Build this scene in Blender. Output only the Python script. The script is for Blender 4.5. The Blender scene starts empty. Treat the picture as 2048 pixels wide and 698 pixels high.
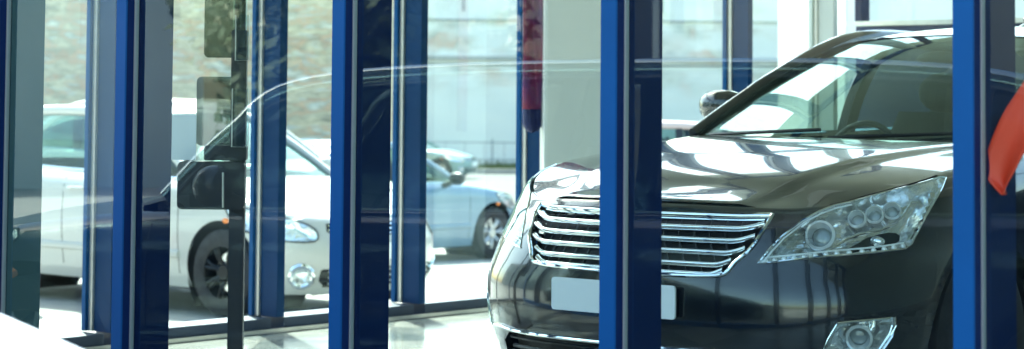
import bpy, bmesh, math, random
from mathutils import Vector, Matrix
R = math.radians
random.seed(7)
S = bpy.context.scene
COL = S.collection

# ------------------------------------------------------------------ camera
FPX = 4180.0                      # focal length in pixels of a 2048 px wide frame
EYE = 1.17                        # eye height above the showroom floor
PITCH, ROLL = math.atan(.05), R(.45)
cam_data = bpy.data.cameras.new('camera')
cam_data.sensor_width = 36
cam_data.lens = FPX / 2048 * 36
cam_data.shift_y = -358 / 2048
cam_data.clip_start = .1
cam_data.clip_end = 3000
cam_data.dof.use_dof = True
cam_data.dof.focus_distance = 6.7
cam_data.dof.aperture_fstop = 4.6
cam = bpy.data.objects.new('camera', cam_data)
COL.objects.link(cam)
CAMROT = Matrix.Rotation(math.pi / 2 + PITCH, 4, 'X') @ Matrix.Rotation(ROLL, 4, 'Z')
cam.matrix_world = Matrix.Translation((0, 0, EYE)) @ CAMROT
S.camera = cam

# ------------------------------------------------------------------ sky, sun, exposure
SUN_EL, SUN_AZ = R(50), R(-19)     # azimuth from +Y towards +X
world = bpy.data.worlds.new('World'); S.world = world
world.use_nodes = True
nt = world.node_tree; nt.nodes.clear()
sky = nt.nodes.new('ShaderNodeTexSky'); sky.sky_type = 'NISHITA'; sky.sun_disc = False
sky.sun_elevation = SUN_EL; sky.sun_rotation = SUN_AZ
sky.air_density = 1.3; sky.dust_density = 2.5; sky.ozone_density = 1.0
bgn = nt.nodes.new('ShaderNodeBackground'); bgn.inputs['Strength'].default_value = .15
wout = nt.nodes.new('ShaderNodeOutputWorld')
nt.links.new(sky.outputs[0], bgn.inputs[0]); nt.links.new(bgn.outputs[0], wout.inputs[0])
sun_data = bpy.data.lights.new('sun', 'SUN'); sun_data.energy = 4.6; sun_data.angle = R(.5)
sun_data.color = (1.0, .965, .90)
sun = bpy.data.objects.new('sun', sun_data); COL.objects.link(sun)
sdir = Vector((math.sin(SUN_AZ) * math.cos(SUN_EL), math.cos(SUN_AZ) * math.cos(SUN_EL), math.sin(SUN_EL)))
sun.rotation_euler = sdir.to_track_quat('Z', 'Y').to_euler()
S.view_settings.view_transform = 'Standard'; S.view_settings.look = 'None'
S.view_settings.gamma = 1; S.view_settings.exposure = 2.22
S.view_settings.use_curve_mapping = False
S.cycles.use_denoising = True
S.cycles.max_bounces = 14; S.cycles.transparent_max_bounces = 40
S.cycles.glossy_bounces = 6; S.cycles.transmission_bounces = 10
S.cycles.caustics_reflective = False; S.cycles.caustics_refractive = False
S.cycles.sample_clamp_indirect = 12

# ------------------------------------------------------------------ materials
MATS = {}
def M(name): return MATS[name]
def mat(name, col, rough=.5, metal=0., coat=0., spec=.5, noise=0., nscale=8., bump=0., bscale=60., col2=None, trans=0., stretch=None):
    m = bpy.data.materials.new(name); m.use_nodes = True
    t = m.node_tree; b = t.nodes['Principled BSDF']
    b.inputs['Base Color'].default_value = (*col, 1); b.inputs['Roughness'].default_value = rough
    b.inputs['Metallic'].default_value = metal; b.inputs['Coat Weight'].default_value = coat
    b.inputs['Coat Roughness'].default_value = .02
    b.inputs['Specular IOR Level'].default_value = spec
    b.inputs['Transmission Weight'].default_value = trans
    tc = t.nodes.new('ShaderNodeTexCoord'); mp = t.nodes.new('ShaderNodeMapping')
    t.links.new(tc.outputs['Object'], mp.inputs[0])
    if stretch: mp.inputs['Scale'].default_value = stretch
    if noise > 0:
        n = t.nodes.new('ShaderNodeTexNoise'); n.inputs['Scale'].default_value = nscale; n.inputs['Detail'].default_value = 6
        t.links.new(mp.outputs[0], n.inputs[0])
        mx = t.nodes.new('ShaderNodeMix'); mx.data_type = 'RGBA'
        c2 = col2 or tuple(c * (1 - noise) for c in col)
        mx.inputs[6].default_value = (*col, 1); mx.inputs[7].default_value = (*c2, 1)
        r = t.nodes.new('ShaderNodeValToRGB'); r.color_ramp.elements[0].position = .35; r.color_ramp.elements[1].position = .68
        t.links.new(n.outputs[0], r.inputs[0]); t.links.new(r.outputs[0], mx.inputs[0])
        t.links.new(mx.outputs[2], b.inputs['Base Color'])
        rr = t.nodes.new('ShaderNodeMapRange'); rr.inputs[3].default_value = rough * .85; rr.inputs[4].default_value = min(1, rough * 1.2 + .01)
        t.links.new(n.outputs[0], rr.inputs[0]); t.links.new(rr.outputs[0], b.inputs['Roughness'])
    if bump > 0:
        n2 = t.nodes.new('ShaderNodeTexNoise'); n2.inputs['Scale'].default_value = bscale; n2.inputs['Detail'].default_value = 4
        t.links.new(mp.outputs[0], n2.inputs[0])
        bp = t.nodes.new('ShaderNodeBump'); bp.inputs['Strength'].default_value = bump; bp.inputs['Distance'].default_value = .01
        t.links.new(n2.outputs[0], bp.inputs['Height']); t.links.new(bp.outputs[0], b.inputs['Normal'])
    MATS[name] = m; return m

def window_glass(name, tint=(.93, .98, .965), f=1.0, rough=0., wobble=0., two_sided=True):
    """clear sheet: what is not reflected passes straight through, slightly tinted"""
    m = bpy.data.materials.new(name); m.use_nodes = True
    t = m.node_tree; t.nodes.clear()
    o = t.nodes.new('ShaderNodeOutputMaterial'); mx = t.nodes.new('ShaderNodeMixShader')
    tr = t.nodes.new('ShaderNodeBsdfTransparent'); tr.inputs[0].default_value = (*tint, 1)
    gl = t.nodes.new('ShaderNodeBsdfGlossy'); gl.inputs['Roughness'].default_value = rough
    gl.inputs['Color'].default_value = (.80, 1, .97, 1)
    fr = t.nodes.new('ShaderNodeFresnel'); fr.inputs[0].default_value = 1.5
    mu = t.nodes.new('ShaderNodeMath'); mu.operation = 'MULTIPLY'; mu.inputs[1].default_value = f; mu.use_clamp = True
    ge = t.nodes.new('ShaderNodeNewGeometry'); ff = t.nodes.new('ShaderNodeMath'); ff.operation = 'SUBTRACT'; ff.inputs[0].default_value = 1
    t.links.new(ge.outputs['Backfacing'], ff.inputs[1]); m2 = t.nodes.new('ShaderNodeMath'); m2.operation = 'MULTIPLY'
    if two_sided: m2.inputs[1].default_value = 1
    else: t.links.new(ff.outputs[0], m2.inputs[1])
    if two_sided:
        # thin shell: same mirror strength seen from either side
        fr.inputs[0].default_value = 1.5; ir = t.nodes.new('ShaderNodeMapRange'); ir.inputs[3].default_value = 1.5; ir.inputs[4].default_value = 1 / 1.5
        t.links.new(ge.outputs['Backfacing'], ir.inputs[0]); t.links.new(ir.outputs[0], fr.inputs[0])
    t.links.new(fr.outputs[0], m2.inputs[0]); t.links.new(m2.outputs[0], mu.inputs[0]); t.links.new(mu.outputs[0], mx.inputs[0])
    t.links.new(tr.outputs[0], mx.inputs[1]); t.links.new(gl.outputs[0], mx.inputs[2]); t.links.new(mx.outputs[0], o.inputs[0])
    if wobble:
        tc = t.nodes.new('ShaderNodeTexCoord'); n = t.nodes.new('ShaderNodeTexNoise'); n.inputs['Scale'].default_value = 1.3; n.inputs['Detail'].default_value = 1
        bp = t.nodes.new('ShaderNodeBump'); bp.inputs['Strength'].default_value = wobble; bp.inputs['Distance'].default_value = .02
        t.links.new(tc.outputs['Object'], n.inputs[0]); t.links.new(n.outputs[0], bp.inputs['Height'])
        t.links.new(bp.outputs[0], gl.inputs['Normal'])
    MATS[name] = m; return m

window_glass('facade_glass', (.925, .985, .96), 1.95, two_sided=False)
window_glass('far_glass', (.95, .99, .975), 1.7, two_sided=False)
window_glass('car_glass', (.55, .68, .65), 1.0)
window_glass('dark_car_glass', (.30, .36, .36), 1.3)
window_glass('lamp_lens', (.98, .99, .99), 1.6)
window_glass('acrylic', (.86, .92, .92), 2.0)
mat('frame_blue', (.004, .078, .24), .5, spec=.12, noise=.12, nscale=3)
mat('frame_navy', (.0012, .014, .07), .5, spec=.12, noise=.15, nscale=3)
mat('frame_far', (.0012, .040, .13), .5, spec=.15,
     noise=.15, nscale=3)
mat('gasket', (.22, .25, .26), .55)
mat('aluminium', (.78, .76, .70), .32, metal=.6, noise=.1, nscale=20)
mat('rail_dark', (.03, .05, .09), .5)
mat('chrome', (.86, .88, .88), .05, metal=1)
mat('satin_chrome', (.75, .77, .77), .16, metal=1)
mat('reflector', (.97, .985, .98), .09, metal=.85, bump=.6, bscale=22)
mat('frame_grey', (.06, .12, .13), .5, spec=.2)
mat('black_paint', (.006, .008, .011), .18, coat=1, spec=.6)
mat('black_plastic', (.012, .013, .015), .38)
mat('mesh_black', (.006, .007, .009), .55)
mat('rubber', (.02, .02, .022), .75, noise=.3, nscale=20)
mat('seat_dark', (.03, .032, .034), .8, noise=.2)
mat('seat_grey', (.16, .16, .15), .8, noise=.2)
mat('plate_white', (.92, .93, .92), .35)
mat('lamp_bulb', (.9, .93, .93), .08, metal=.7)
mat('amber', (.85, .22, .03), .25)
mat('red_lamp', (.5, .02, .02), .2)
mat('white_paint', (.52, .515, .48), .25, coat=.8)
mat('cream_paint', (.66, .63, .54), .3, coat=.8)
mat('blue_paint', (.15, .25, .33), .3, coat=.8)
mat('teal_paint', (.22, .36, .36), .3, coat=.7)
mat('navy_paint', (.012, .022, .05), .2, coat=1)
mat('rose_paint', (.62, .46, .45), .3, coat=.8)
mat('rim_dark', (.012, .013, .014), .35, metal=.5)
mat('rim_silver', (.55, .56, .56), .3, metal=.9)
mat('underbody', (.01, .01, .01), .9)

# ------------------------------------------------------------------ mesh helpers
def link(name, me, parent=None):
    o = bpy.data.objects.new(name, me); COL.objects.link(o)
    if parent is not None: o.parent = parent
    return o
class MB:
    def __init__(self): self.v = []; self.f = []
    def add(self, vs, fs):
        k = len(self.v); self.v += [tuple(p) for p in vs]; self.f += [tuple(i + k for i in q) for q in fs]; return self
    def box(self, c, size, rz=0., bevel=0.):
        x, y, z = [s / 2 for s in size]; cs, sn = math.cos(rz), math.sin(rz)
        vs = []
        for dz in (-z, z):
            for dx, dy in ((-x, -y), (x, -y), (x, y), (-x, y)):
                vs.append((c[0] + dx * cs - dy * sn, c[1] + dx * sn + dy * cs, c[2] + dz))
        return self.add(vs, [(3, 2, 1, 0), (4, 5, 6, 7), (0, 1, 5, 4), (1, 2, 6, 5), (2, 3, 7, 6), (3, 0, 4, 7)])
    def grid(self, rows, closed=False):
        n = len(rows[0]); k = len(self.v)
        for r in rows: self.v += [tuple(p) for p in r]
        for i in range(len(rows) - 1):
            for j in range(n if closed else n - 1):
                a = k + i * n + j; b = k + i * n + (j + 1) % n
                self.f.append((a, b, b + n, a + n))
        return self
    def tube(self, pts, r, seg=8, flat=1., cap=True, up=(0, 0, 1)):
        pts = [Vector(p) for p in pts]; rows = []
        for i, p in enumerate(pts):
            d = (pts[min(i + 1, len(pts) - 1)] - pts[max(i - 1, 0)])
            if d.length < 1e-9: d = Vector((0, 0, 1))
            d.normalize(); u = Vector(up)
            if abs(d.dot(u)) > .98: u = Vector((1, 0, 0))
            a = d.cross(u).normalized(); b = a.cross(d).normalized()
            rr = r[i] if isinstance(r, (list, tuple)) else r
            rows.append([p + a * (rr * math.cos(2 * math.pi * k / seg)) + b * (rr * flat * math.sin(2 * math.pi * k / seg)) for k in range(seg)])
        k0 = len(self.v); self.grid(rows, closed=True)
        if cap:
            self.f.append(tuple(k0 + i for i in range(seg))[::-1]); n = len(rows)
            self.f.append(tuple(k0 + (n - 1) * seg + i for i in range(seg)))
        return self
    def lathe(self, prof, c=(0, 0, 0), axis='Z', seg=24, a0=0., a1=2 * math.pi):
        rows = []; full = abs(a1 - a0 - 2 * math.pi) < 1e-6
        for r, h in prof:
            row = []
            for k in range(seg if full else seg + 1):
                a = a0 + (a1 - a0) * k / seg; x, y = r * math.cos(a), r * math.sin(a)
                row.append({'Z': (c[0] + x, c[1] + y, c[2] + h), 'X': (c[0] + h, c[1] + x, c[2] + y), 'Y': (c[0] + x, c[1] + h, c[2] + y)}[axis])
            rows.append(row)
        return self.grid(rows, closed=full)
    def ball(self, c, r, seg=14, rings=8):
        rx, ry, rz = (r, r, r) if not isinstance(r, tuple) else r; rows = []
        for i in range(rings + 1):
            t = math.pi * i / rings
            rows.append([(c[0] + rx * math.sin(t) * math.cos(2 * math.pi * k / seg), c[1] + ry * math.sin(t) * math.sin(2 * math.pi * k / seg), c[2] + rz * math.cos(t)) for k in range(seg)])
        return self.grid(rows, closed=True)
    def build(self, name, m, parent=None, smooth=False, bevel=0., weld=True, sharp=40, thick=0.):
        me = bpy.data.meshes.new(name); me.from_pydata(self.v, [], self.f)
        bm = bmesh.new(); bm.from_mesh(me)
        if weld: bmesh.ops.remove_doubles(bm, verts=bm.verts, dist=.0002)
        bmesh.ops.dissolve_degenerate(bm, edges=bm.edges, dist=.00005)
        bmesh.ops.recalc_face_normals(bm, faces=bm.faces)
        if bevel > 0:
            bmesh.ops.bevel(bm, geom=[e for e in bm.edges if len(e.link_faces) == 2 and e.calc_face_angle(0) > .6], offset=bevel, segments=2, affect='EDGES')
        bm.to_mesh(me); bm.free()
        if smooth:
            for p in me.polygons: p.use_smooth = True
            me.set_sharp_from_angle(angle=R(sharp))
        ms = m if isinstance(m, (list, tuple)) else [m]
        for q in ms: me.materials.append(MATS[q] if isinstance(q, str) else q)
        o = link(name, me, parent)
        if thick:
            md = o.modifiers.new('thickness', 'SOLIDIFY'); md.thickness = thick; md.offset = 0
        return o
def tag(o, label=None, cat=None, group=None, kind=None):
    if label: o['label'] = label
    if cat: o['category'] = cat
    if group: o['group'] = group
    if kind: o['kind'] = kind
    return o
def empty(name, loc=(0, 0, 0), rz=0.):
    o = bpy.data.objects.new(name, None); COL.objects.link(o); o.location = loc; o.rotation_euler = (0, 0, rz)
    o.empty_display_size = .2; return o
def at(x, y, Y):
    """world point seen at photograph pixel (x, y) at depth Y, used to read real positions off the photograph"""
    d = CAMROT.to_3x3() @ Vector(((x - 1024) / FPX, -(y + 9) / FPX, -1)); t = Y / d.y
    return Vector((0, 0, EYE)) + d * t

def interp(x, t):
    if x<=t[0][0]: return t[0][1]
    for (a,b),(c,d) in zip(t,t[1:]):
        if x<=c: return b+(d-b)*(x-a)/(c-a)
    return t[-1][1]
def smooth_interp(x,t):
    if x<=t[0][0]: return t[0][1]
    if x>=t[-1][0]: return t[-1][1]
    n=len(t)
    for i in range(n-1):
        if x<=t[i+1][0]:
            x0,y0=t[i]; x1,y1=t[i+1]; h=x1-x0
            m=lambda j:0 if j<=0 and False else ((t[min(j+1,n-1)][1]-t[max(j-1,0)][1])/max(1e-6,t[min(j+1,n-1)][0]-t[max(j-1,0)][0]))
            u=(x-x0)/h
            return (2*u**3-3*u*u+1)*y0+(u**3-2*u*u+u)*h*m(i)+(-2*u**3+3*u*u)*y1+(u**3-u*u)*h*m(i+1)
class CarShape:
    def __init__(self, **k):
        self.__dict__.update(k)
        self.ztab=[(s/60.,self._ze(s/60.)) for s in range(0,181)]
    def raw(self,s,z):
        W=smooth_interp(z,self.W)
        if s<=1:
            t=s*math.pi/2; e=2/smooth_interp(z,self.n); b0=smooth_interp(z,self.b0)
            return W*math.sin(t)**e, self.b1-(self.b1-b0)*max(0.,math.cos(t))**e, math.sin(t), -math.cos(t)
        if s<=2: return W, self.b1+(self.b2-self.b1)*(s-1),1.,0.
        t=(3-s)*math.pi/2; e=2/self.nt; bt=self.L-smooth_interp(z,self.bt)
        return W*math.sin(t)**e, self.b2+(bt-self.b2)*max(0.,math.cos(t))**e, math.sin(t), math.cos(t)
    def _ze(self,s):
        b=self.raw(s,.75)[1]; k=getattr(self,'zblur',.0); return sum(smooth_interp(b+k*(i-4)/4,self.zE) for i in range(9))/9
    def ze(self,s): return interp(s,self.ztab)
    def F(self,s,z):
        l,b,nl,nb=self.raw(s,z); ze=self.ze(s); r=self.rr
        x=min(1,max(0,(z-(ze-r))/r)); it=smooth_interp(b,self.inset)
        ins=it*(1-math.sqrt(max(0,1-x*x)))
        k=smooth_interp(z,self.char) if hasattr(self,'char') else 0
        k*=min(1,max(0,s-.55)*2.5)
        return (max(0,l-ins*nl+k*nl), b-ins*nb+k*nb, z)
HERO=dict(zblur=.09,L=4.9,b1=.8,b2=4.1,nt=3.2,rr=.15,
  W=[(.15,.86),(.3,.895),(.5,.91),(.7,.912),(.85,.90),(1.1,.88)],
  n=[(.2,2.5),(.5,2.55),(.62,2.35),(.75,2.05),(1.1,2.0)],
  b0=[(.15,.10),(.28,.03),(.42,.0),(.55,.0),(.65,.02),(.75,.05),(.8,.08),(.9,.1)],
  bt=[(.15,.1),(.5,0),(.8,.02),(1.1,.06)],
  zE=[(.05,.825),(.15,.815),(.24,.81),(.3,.835),(.42,.872),(.73,.925),(1.1,.975),(1.5,1.015),(2.5,1.03),(3.6,1.05),(4.3,1.06),(4.9,1.03)],
  inset=[(0,.03),(.25,.04),(.7,.08),(1.5,.13),(3.8,.13),(4.9,.05)])


# ------------------------------------------------------------------ cars
class Shape(CarShape): pass
COMMON = dict(nt=3.0, rr=.14, b1=.8, bt=[(.15, .12), (.35, .03), (.6, 0), (.8, .03), (1.2, .10)],
              W=[(.15, .80), (.3, .85), (.5, .875), (.7, .88), (.9, .865), (1.2, .84)],
              n=[(.2, 2.6), (.55, 2.6), (.7, 2.3), (1.1, 2.2)],
              b0=[(.15, .10), (.28, .03), (.42, 0), (.55, 0), (.65, .03), (.75, .06), (.9, .12)],
              inset=[(0, .04), (.25, .05), (.7, .09), (1.3, .12), (3.6, .12), (4.3, .08)])
HATCH = dict(COMMON, L=4.25, b2=3.5, zE=[(.05, .72), (.3, .76), (.6, .84), (1.2, .95), (1.6, .98), (3.0, 1.02), (3.9, 1.06), (4.25, 1.03)])
SEDAN = dict(COMMON, L=4.45, b2=3.7, zE=[(.05, .70), (.3, .74), (.6, .82), (1.2, .92), (1.6, .94), (3.0, .97), (3.9, .99), (4.45, .93)])

def catmull(P, n=8):
    out = []
    for i in range(len(P) - 1):
        p0, p1, p2, p3 = [Vector(P[max(0, min(len(P) - 1, j))]) for j in (i - 1, i, i + 1, i + 2)]
        for k in range(n):
            u = k / n
            out.append(.5 * ((2 * p1) + (p2 - p0) * u + (2 * p0 - 5 * p1 + 4 * p2 - p3) * u * u + (3 * p1 - p0 - 3 * p2 + p3) * u ** 3))
    out.append(Vector(P[-1])); return out

def point_in(p, poly):
    x, y = p; c = False
    for i in range(len(poly)):
        x1, y1 = poly[i]; x2, y2 = poly[i - 1]
        if (y1 > y) != (y2 > y) and x < (x2 - x1) * (y - y1) / (y2 - y1) + x1: c = not c
    return c
def nearest_on(p, poly):
    best = None
    for i in range(len(poly)):
        ax, ay = poly[i - 1]; bx, by = poly[i]; dx, dy = bx - ax, by - ay; L2 = dx * dx + dy * dy
        u = 0 if L2 == 0 else max(0, min(1, ((p[0] - ax) * dx + (p[1] - ay) * dy) / L2))
        q = (ax + dx * u, ay + dy * u); d = math.hypot(q[0] - p[0], q[1] - p[1])
        if best is None or d < best[0]: best = (d, q)
    return best
def smooth_poly(poly, n=5):
    P = [Vector((a, b, 0)) for a, b in poly]; out = []
    N = len(P)
    for i in range(N):
        p0, p1, p2, p3 = P[i - 1], P[i], P[(i + 1) % N], P[(i + 2) % N]
        for k in range(n):
            u = k / n
            q = .5 * ((2 * p1) + (p2 - p0) * u + (2 * p0 - 5 * p1 + 4 * p2 - p3) * u * u + (3 * p1 - p0 - 3 * p2 + p3) * u ** 3)
            out.append((q.x, q.y))
    return out

def norm_at(C, s, z):
    e = .004
    a = Vector(C.F(s + e, z)) - Vector(C.F(max(.001, s - e), z)); b = Vector(C.F(s, min(z + e, C.ze(s)))) - Vector(C.F(s, z - e))
    n = a.cross(b)
    if n.length < 1e-9: return Vector((0, -1, 0))
    n.normalize()
    ref = Vector((math.sin(min(1, s) * math.pi / 2), -math.cos(min(1, s) * math.pi / 2), .1))
    return n if n.dot(ref) > 0 else -n

def lift(C, s, z, off, side=1):
    p = Vector(C.F(s, z)) + norm_at(C, s, z) * off
    return Vector((p.x * side, p.y, p.z))

def car_body(root, C, paint, wheels, regions, fine=1., zbot=.2, doors=None, arch=.37, hood_b=1.5, wheel_z=.33):
    """fascia, fenders, sides and tail as one skin; regions are cut out and returned as face patches"""
    Ns, Nb, Nt, Nz = int(44 * fine), int(70), int(20), int(26 * fine)
    S_ = [i / Ns for i in range(Ns + 1)] + [1 + (i + 1) / Nb for i in range(Nb)] + [2 + (i + 1) / Nt for i in range(Nt)]
    hs, hz = 1 / Ns, .7 / Nz
    body = MB(); deck = MB(); door_mb = {}; patches = {k: [] for k in regions}
    for side in (1, -1):
        V = []; SZ = []
        for s in S_:
            zt = C.ze(s)
            for j in range(Nz + 1):
                v = j / Nz; z = zbot + (zt - zbot) * (1 - (1 - v) ** 1.25)
                sz = (s, z); p = None
                if s < 1.3:
                    for k, poly in regions.items():
                        q = ((s) / hs, z / hz); d, nq = nearest_on(q, [(a / hs, b / hz) for a, b in poly])
                        if d < .56:
                            sz = (nq[0] * hs, min(nq[1] * hz, C.ze(nq[0] * hs))); break
                p = Vector(C.F(*sz))
                for bw in wheels:
                    d = math.hypot(p.y - bw, p.z - wheel_z)
                    if abs(d - arch) < .035 and s > .3 and p.z > zbot + .01:
                        k = arch / d; p.y = bw + (p.y - bw) * k; p.z = wheel_z + (p.z - wheel_z) * k
                V.append(p); SZ.append(sz)
        n = Nz + 1
        for i in range(len(S_) - 1):
            for j in range(Nz):
                q = (i * n + j, (i + 1) * n + j, (i + 1) * n + j + 1, i * n + j + 1)
                c = sum((V[k] for k in q), Vector()) / 4
                cs = (sum(SZ[k][0] for k in q) / 4, sum(SZ[k][1] for k in q) / 4)
                if any(math.hypot(c.y - bw, c.z - wheel_z) < arch for bw in wheels) and c.x > .55: continue
                hit = None
                for k, poly in regions.items():
                    if cs[0] < 1.3 and point_in(cs, poly): hit = k
                if hit:
                    patches[hit].append((side, [SZ[k] for k in q])); continue
                tgt = body
                if doors:
                    for dn, (b0, b1) in enumerate(doors):
                        if b0 < c.y < b1 and c.z > zbot + .08 and c.x > .6:
                            tgt = door_mb.setdefault((side, dn), MB())
                tgt.add([(V[k].x * side, V[k].y, V[k].z) for k in q], [(0, 1, 2, 3)])
    bo = body.build('body', paint, root, smooth=True, sharp=50)
    for (side, dn), mb in door_mb.items():
        d = mb.build('door', paint, root, smooth=True, sharp=50)
        b0, b1 = doors[dn]
        hb = b1 - .16
        s = 1 + (hb - C.b1) / (C.b2 - C.b1); z = C.ze(s) - .13
        pts = [lift(C, s + (k - 3) * .03 / (C.b2 - C.b1), z, .012 + .03 * math.sin(math.pi * k / 6), side) for k in range(7)]
        MB().tube(pts, .013, 8, .8).build('handle', paint if paint != 'black_paint' else 'chrome', d, smooth=True)
        # shut line: a thin dark gap
        for bb in ((b0, b1) if dn == 0 else (b1,)):
            s2 = 1 + (bb - C.b1) / (C.b2 - C.b1)
            zz = [zbot + .1 + (C.ze(s2) - zbot - .1) * k / 12 for k in range(13)]
            if s2 < 1: continue
            MB().tube([lift(C, s2, z_, -.001, side) for z_ in zz], .004, 6).build('shut_line', 'rubber', d)
    return patches

def deck_surface(C, root, name, paint, b_from, b_to, crown, bulge=None, rows=26, cols=28, bow=0., power=2.3):
    """hood or boot lid, spanning the two shoulder lines"""
    ss = []
    for i in range(0, 601):
        s = i / 200
        p = C.F(s, C.ze(s))
        if b_from <= p[1] <= b_to: ss.append(s)
    rws = []
    idx = [ss[int(round((len(ss) - 1) * k / rows))] for k in range(rows + 1)]
    for s in idx:
        l, b, z = C.F(s, C.ze(s)); r = []
        for c in range(cols + 1):
            q = -1 + 2 * c / cols
            h = sum(smooth_interp(b + getattr(C, 'zblur', 0) * (i_ - 2) / 2, crown) for i_ in range(5)) / 5 * (1 - abs(q) ** power)
            if bulge: h += bulge(abs(q) * l, b)
            r.append((q * l, b - bow * (1 - q * q) * max(0, min(1, b / b_to)) ** 2, z + h))
        rws.append(r)
    return MB().grid(rws).build(name, paint, root, smooth=True, sharp=35)

def greenhouse(root, C, G, paint, glass, detail=True, seats='seat_dark'):
    """G: rail points (l,b,z) from the windscreen foot over the roof to the tail, with segment ends, and belt line"""
    rail = catmull(G['rail'], 8); kA, kB = G['seg'][0] * 8, G['seg'][1] * 8
    def ruled(i0, i1, fb, fz, cols=24, rows=10, ins=0.):
        out = []
        for k in range(rows + 1):
            f = i0 + (i1 - i0) * k / rows; i = min(int(f), len(rail) - 2); p = rail[i].lerp(rail[i + 1], f - i); t = k / rows
            out.append([((-1 + 2 * c / cols) * (p.x - ins), p.y + fb(t) * (1 - (-1 + 2 * c / cols) ** 2), p.z - ins * .3 + fz(t) * (1 - (-1 + 2 * c / cols) ** 2)) for c in range(cols + 1)])
        return out
    wb, wt, rb = G['bulge']
    ws = MB().grid(ruled(0, kA, lambda t: -(wb + (wt - wb) * t), lambda t: -.02 * (1 - t) + .03 * t, ins=.012)).build('windscreen', glass[0], root, smooth=True)
    MB().grid(ruled(kA, kB, lambda t: -wt * (1 - t) + rb * t, lambda t: .03 + .02 * math.sin(math.pi * t))).build('roof', paint, root, smooth=True)
    MB().grid(ruled(kB, len(rail) - 1, lambda t: rb, lambda t: .03 * (1 - t), ins=.012)).build('rear_window', glass[1], root, smooth=True)
    for side in (1, -1):
        rr = [Vector((p.x * side, p.y, p.z)) for p in rail]
        MB().tube(rr, [.026 + .012 * min(1, i / kA) for i in range(len(rr))], 10, 1.15).build('roof_rail', G.get('railmat', paint), root, smooth=True)
        # side glass: ruled between the rail and the belt line
        def belt(b):
            s = min(2.6, 1 + (b - C.b1) / (C.b2 - C.b1)); p = C.F(s, C.ze(s)); return Vector((p[0] - .012, b, p[2] - .005))
        b0, b1 = rail[0].y + .02, rail[-1].y - .02
        def up(b):
            for i in range(len(rail) - 1):
                if rail[i].y <= b <= rail[i + 1].y + 1e-6:
                    u = (b - rail[i].y) / max(1e-6, rail[i + 1].y - rail[i].y); return rail[i].lerp(rail[i + 1], u)
            return rail[-1]
        def side_pt(b, v, off=0.):
            a, c = belt(b), up(b); p = a.lerp(c, v); p.x += .035 * math.sin(math.pi * v) * min(1, (c.z - a.z) / .3) + off - .008
            return Vector((p.x * side, p.y, p.z))
        for dn, (g0, g1) in enumerate(G['windows']):
            rows = [[side_pt(g0 + (g1 - g0) * k / 12, v / 6) for v in range(7)] for k in range(13)]
            MB().grid(rows).build('side_window', glass[1], root, smooth=True)
        for pb, w in G['pillars']:
            lean = .07
            rows = []
            for v in range(9):
                t = v / 8; bb = pb + lean * t
                rows.append([side_pt(bb - w / 2, t, -.03), side_pt(bb - w / 2, t, .014), side_pt(bb + w / 2, t, .014), side_pt(bb + w / 2, t, -.03)])
            MB().grid(rows, closed=True).build('pillar', 'black_plastic' if G.get('dark_pillars', True) else paint, root, smooth=True)
        pts = [belt(b0 + (b1 - b0) * k / 20) for k in range(21)]
        MB().tube([(p.x * side + .012 * side, p.y, p.z + .006) for p in pts], .010, 6).build('belt_trim', G.get('trim', 'satin_chrome'), root, smooth=True)
    # cowl, dashboard, seats, steering wheel, cabin floor
    f = rail[0]
    cow = []
    for k in range(17):
        q = -1 + k / 8; b = f.y - (wb) * (1 - q * q)
        cow.append([(q * (f.x - .01), b - .10, f.z - .035), (q * (f.x - .01), b - .01, f.z - .012), (q * (f.x - .01), b + .06, f.z - .02 - .02 * (1 - q * q)), (q * (f.x - .03), b + .12, f.z - .07)])
    MB().grid(cow).build('cowl', 'black_plastic', root, smooth=True)
    d = MB(); rows = []
    for k in range(13):
        q = -1 + k / 6; x = q * (f.x - .05)
        rows.append([(x, f.y - wb * (1 - q * q) + .10, f.z - .07), (x, f.y + .22, f.z - .035), (x, f.y + .50, f.z - .06), (x, f.y + .58, f.z - .16), (x, f.y + .5, f.z - .5)])
    d.grid(rows).build('dashboard', 'black_plastic', root, smooth=True)
    MB().box((0, (f.y + rail[-1].y) / 2 + .2, .33), (1.5, rail[-1].y - f.y + .3, .06)).build('cabin_floor', 'underbody', root)
    for sx in (-.37, .37):
        seat = MB().box((sx, f.y + 1.02, .52), (.50, .50, .16)).build('seat', seats, root, smooth=True, bevel=.04)
        bk = MB(); rows = []
        for k in range(9):
            t = k / 8; w = .25 - .05 * t ** 3; y = f.y + 1.22 + .22 * t; z = .55 + .58 * t
            rows.append([(sx + w * math.cos(a) * (1 if abs(math.cos(a)) < .9 else 1), y + .06 * math.sin(a), z) for a in [2 * math.pi * j / 12 for j in range(12)]])
        bk.grid(rows, closed=True).build('backrest', seats, seat, smooth=True)
        MB().ball((sx, f.y + 1.50, 1.22), (.13, .05, .095)).build('headrest', seats, seat, smooth=True)
    MB().box((0, rail[-1].y - .95, .72), (1.15, .16, .55)).build('rear_bench', seats, root, smooth=True, bevel=.05)
    st = MB(); c0 = Vector((-.37, f.y + .74, f.z - .13))
    st.tube([c0 + Vector((.18 * math.cos(a), .06 * math.sin(a), .18 * math.sin(a))) for a in [2 * math.pi * k / 24 for k in range(25)]], .014, 8, cap=False)
    st.tube([c0 + Vector((-.18, 0, 0)), c0, c0 + Vector((.18, 0, 0))], .02, 8).tube([c0, c0 + Vector((0, -.25, -.08))], .03, 8)
    st.build('steering_wheel', 'black_plastic', root, smooth=True)
    return ws

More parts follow.
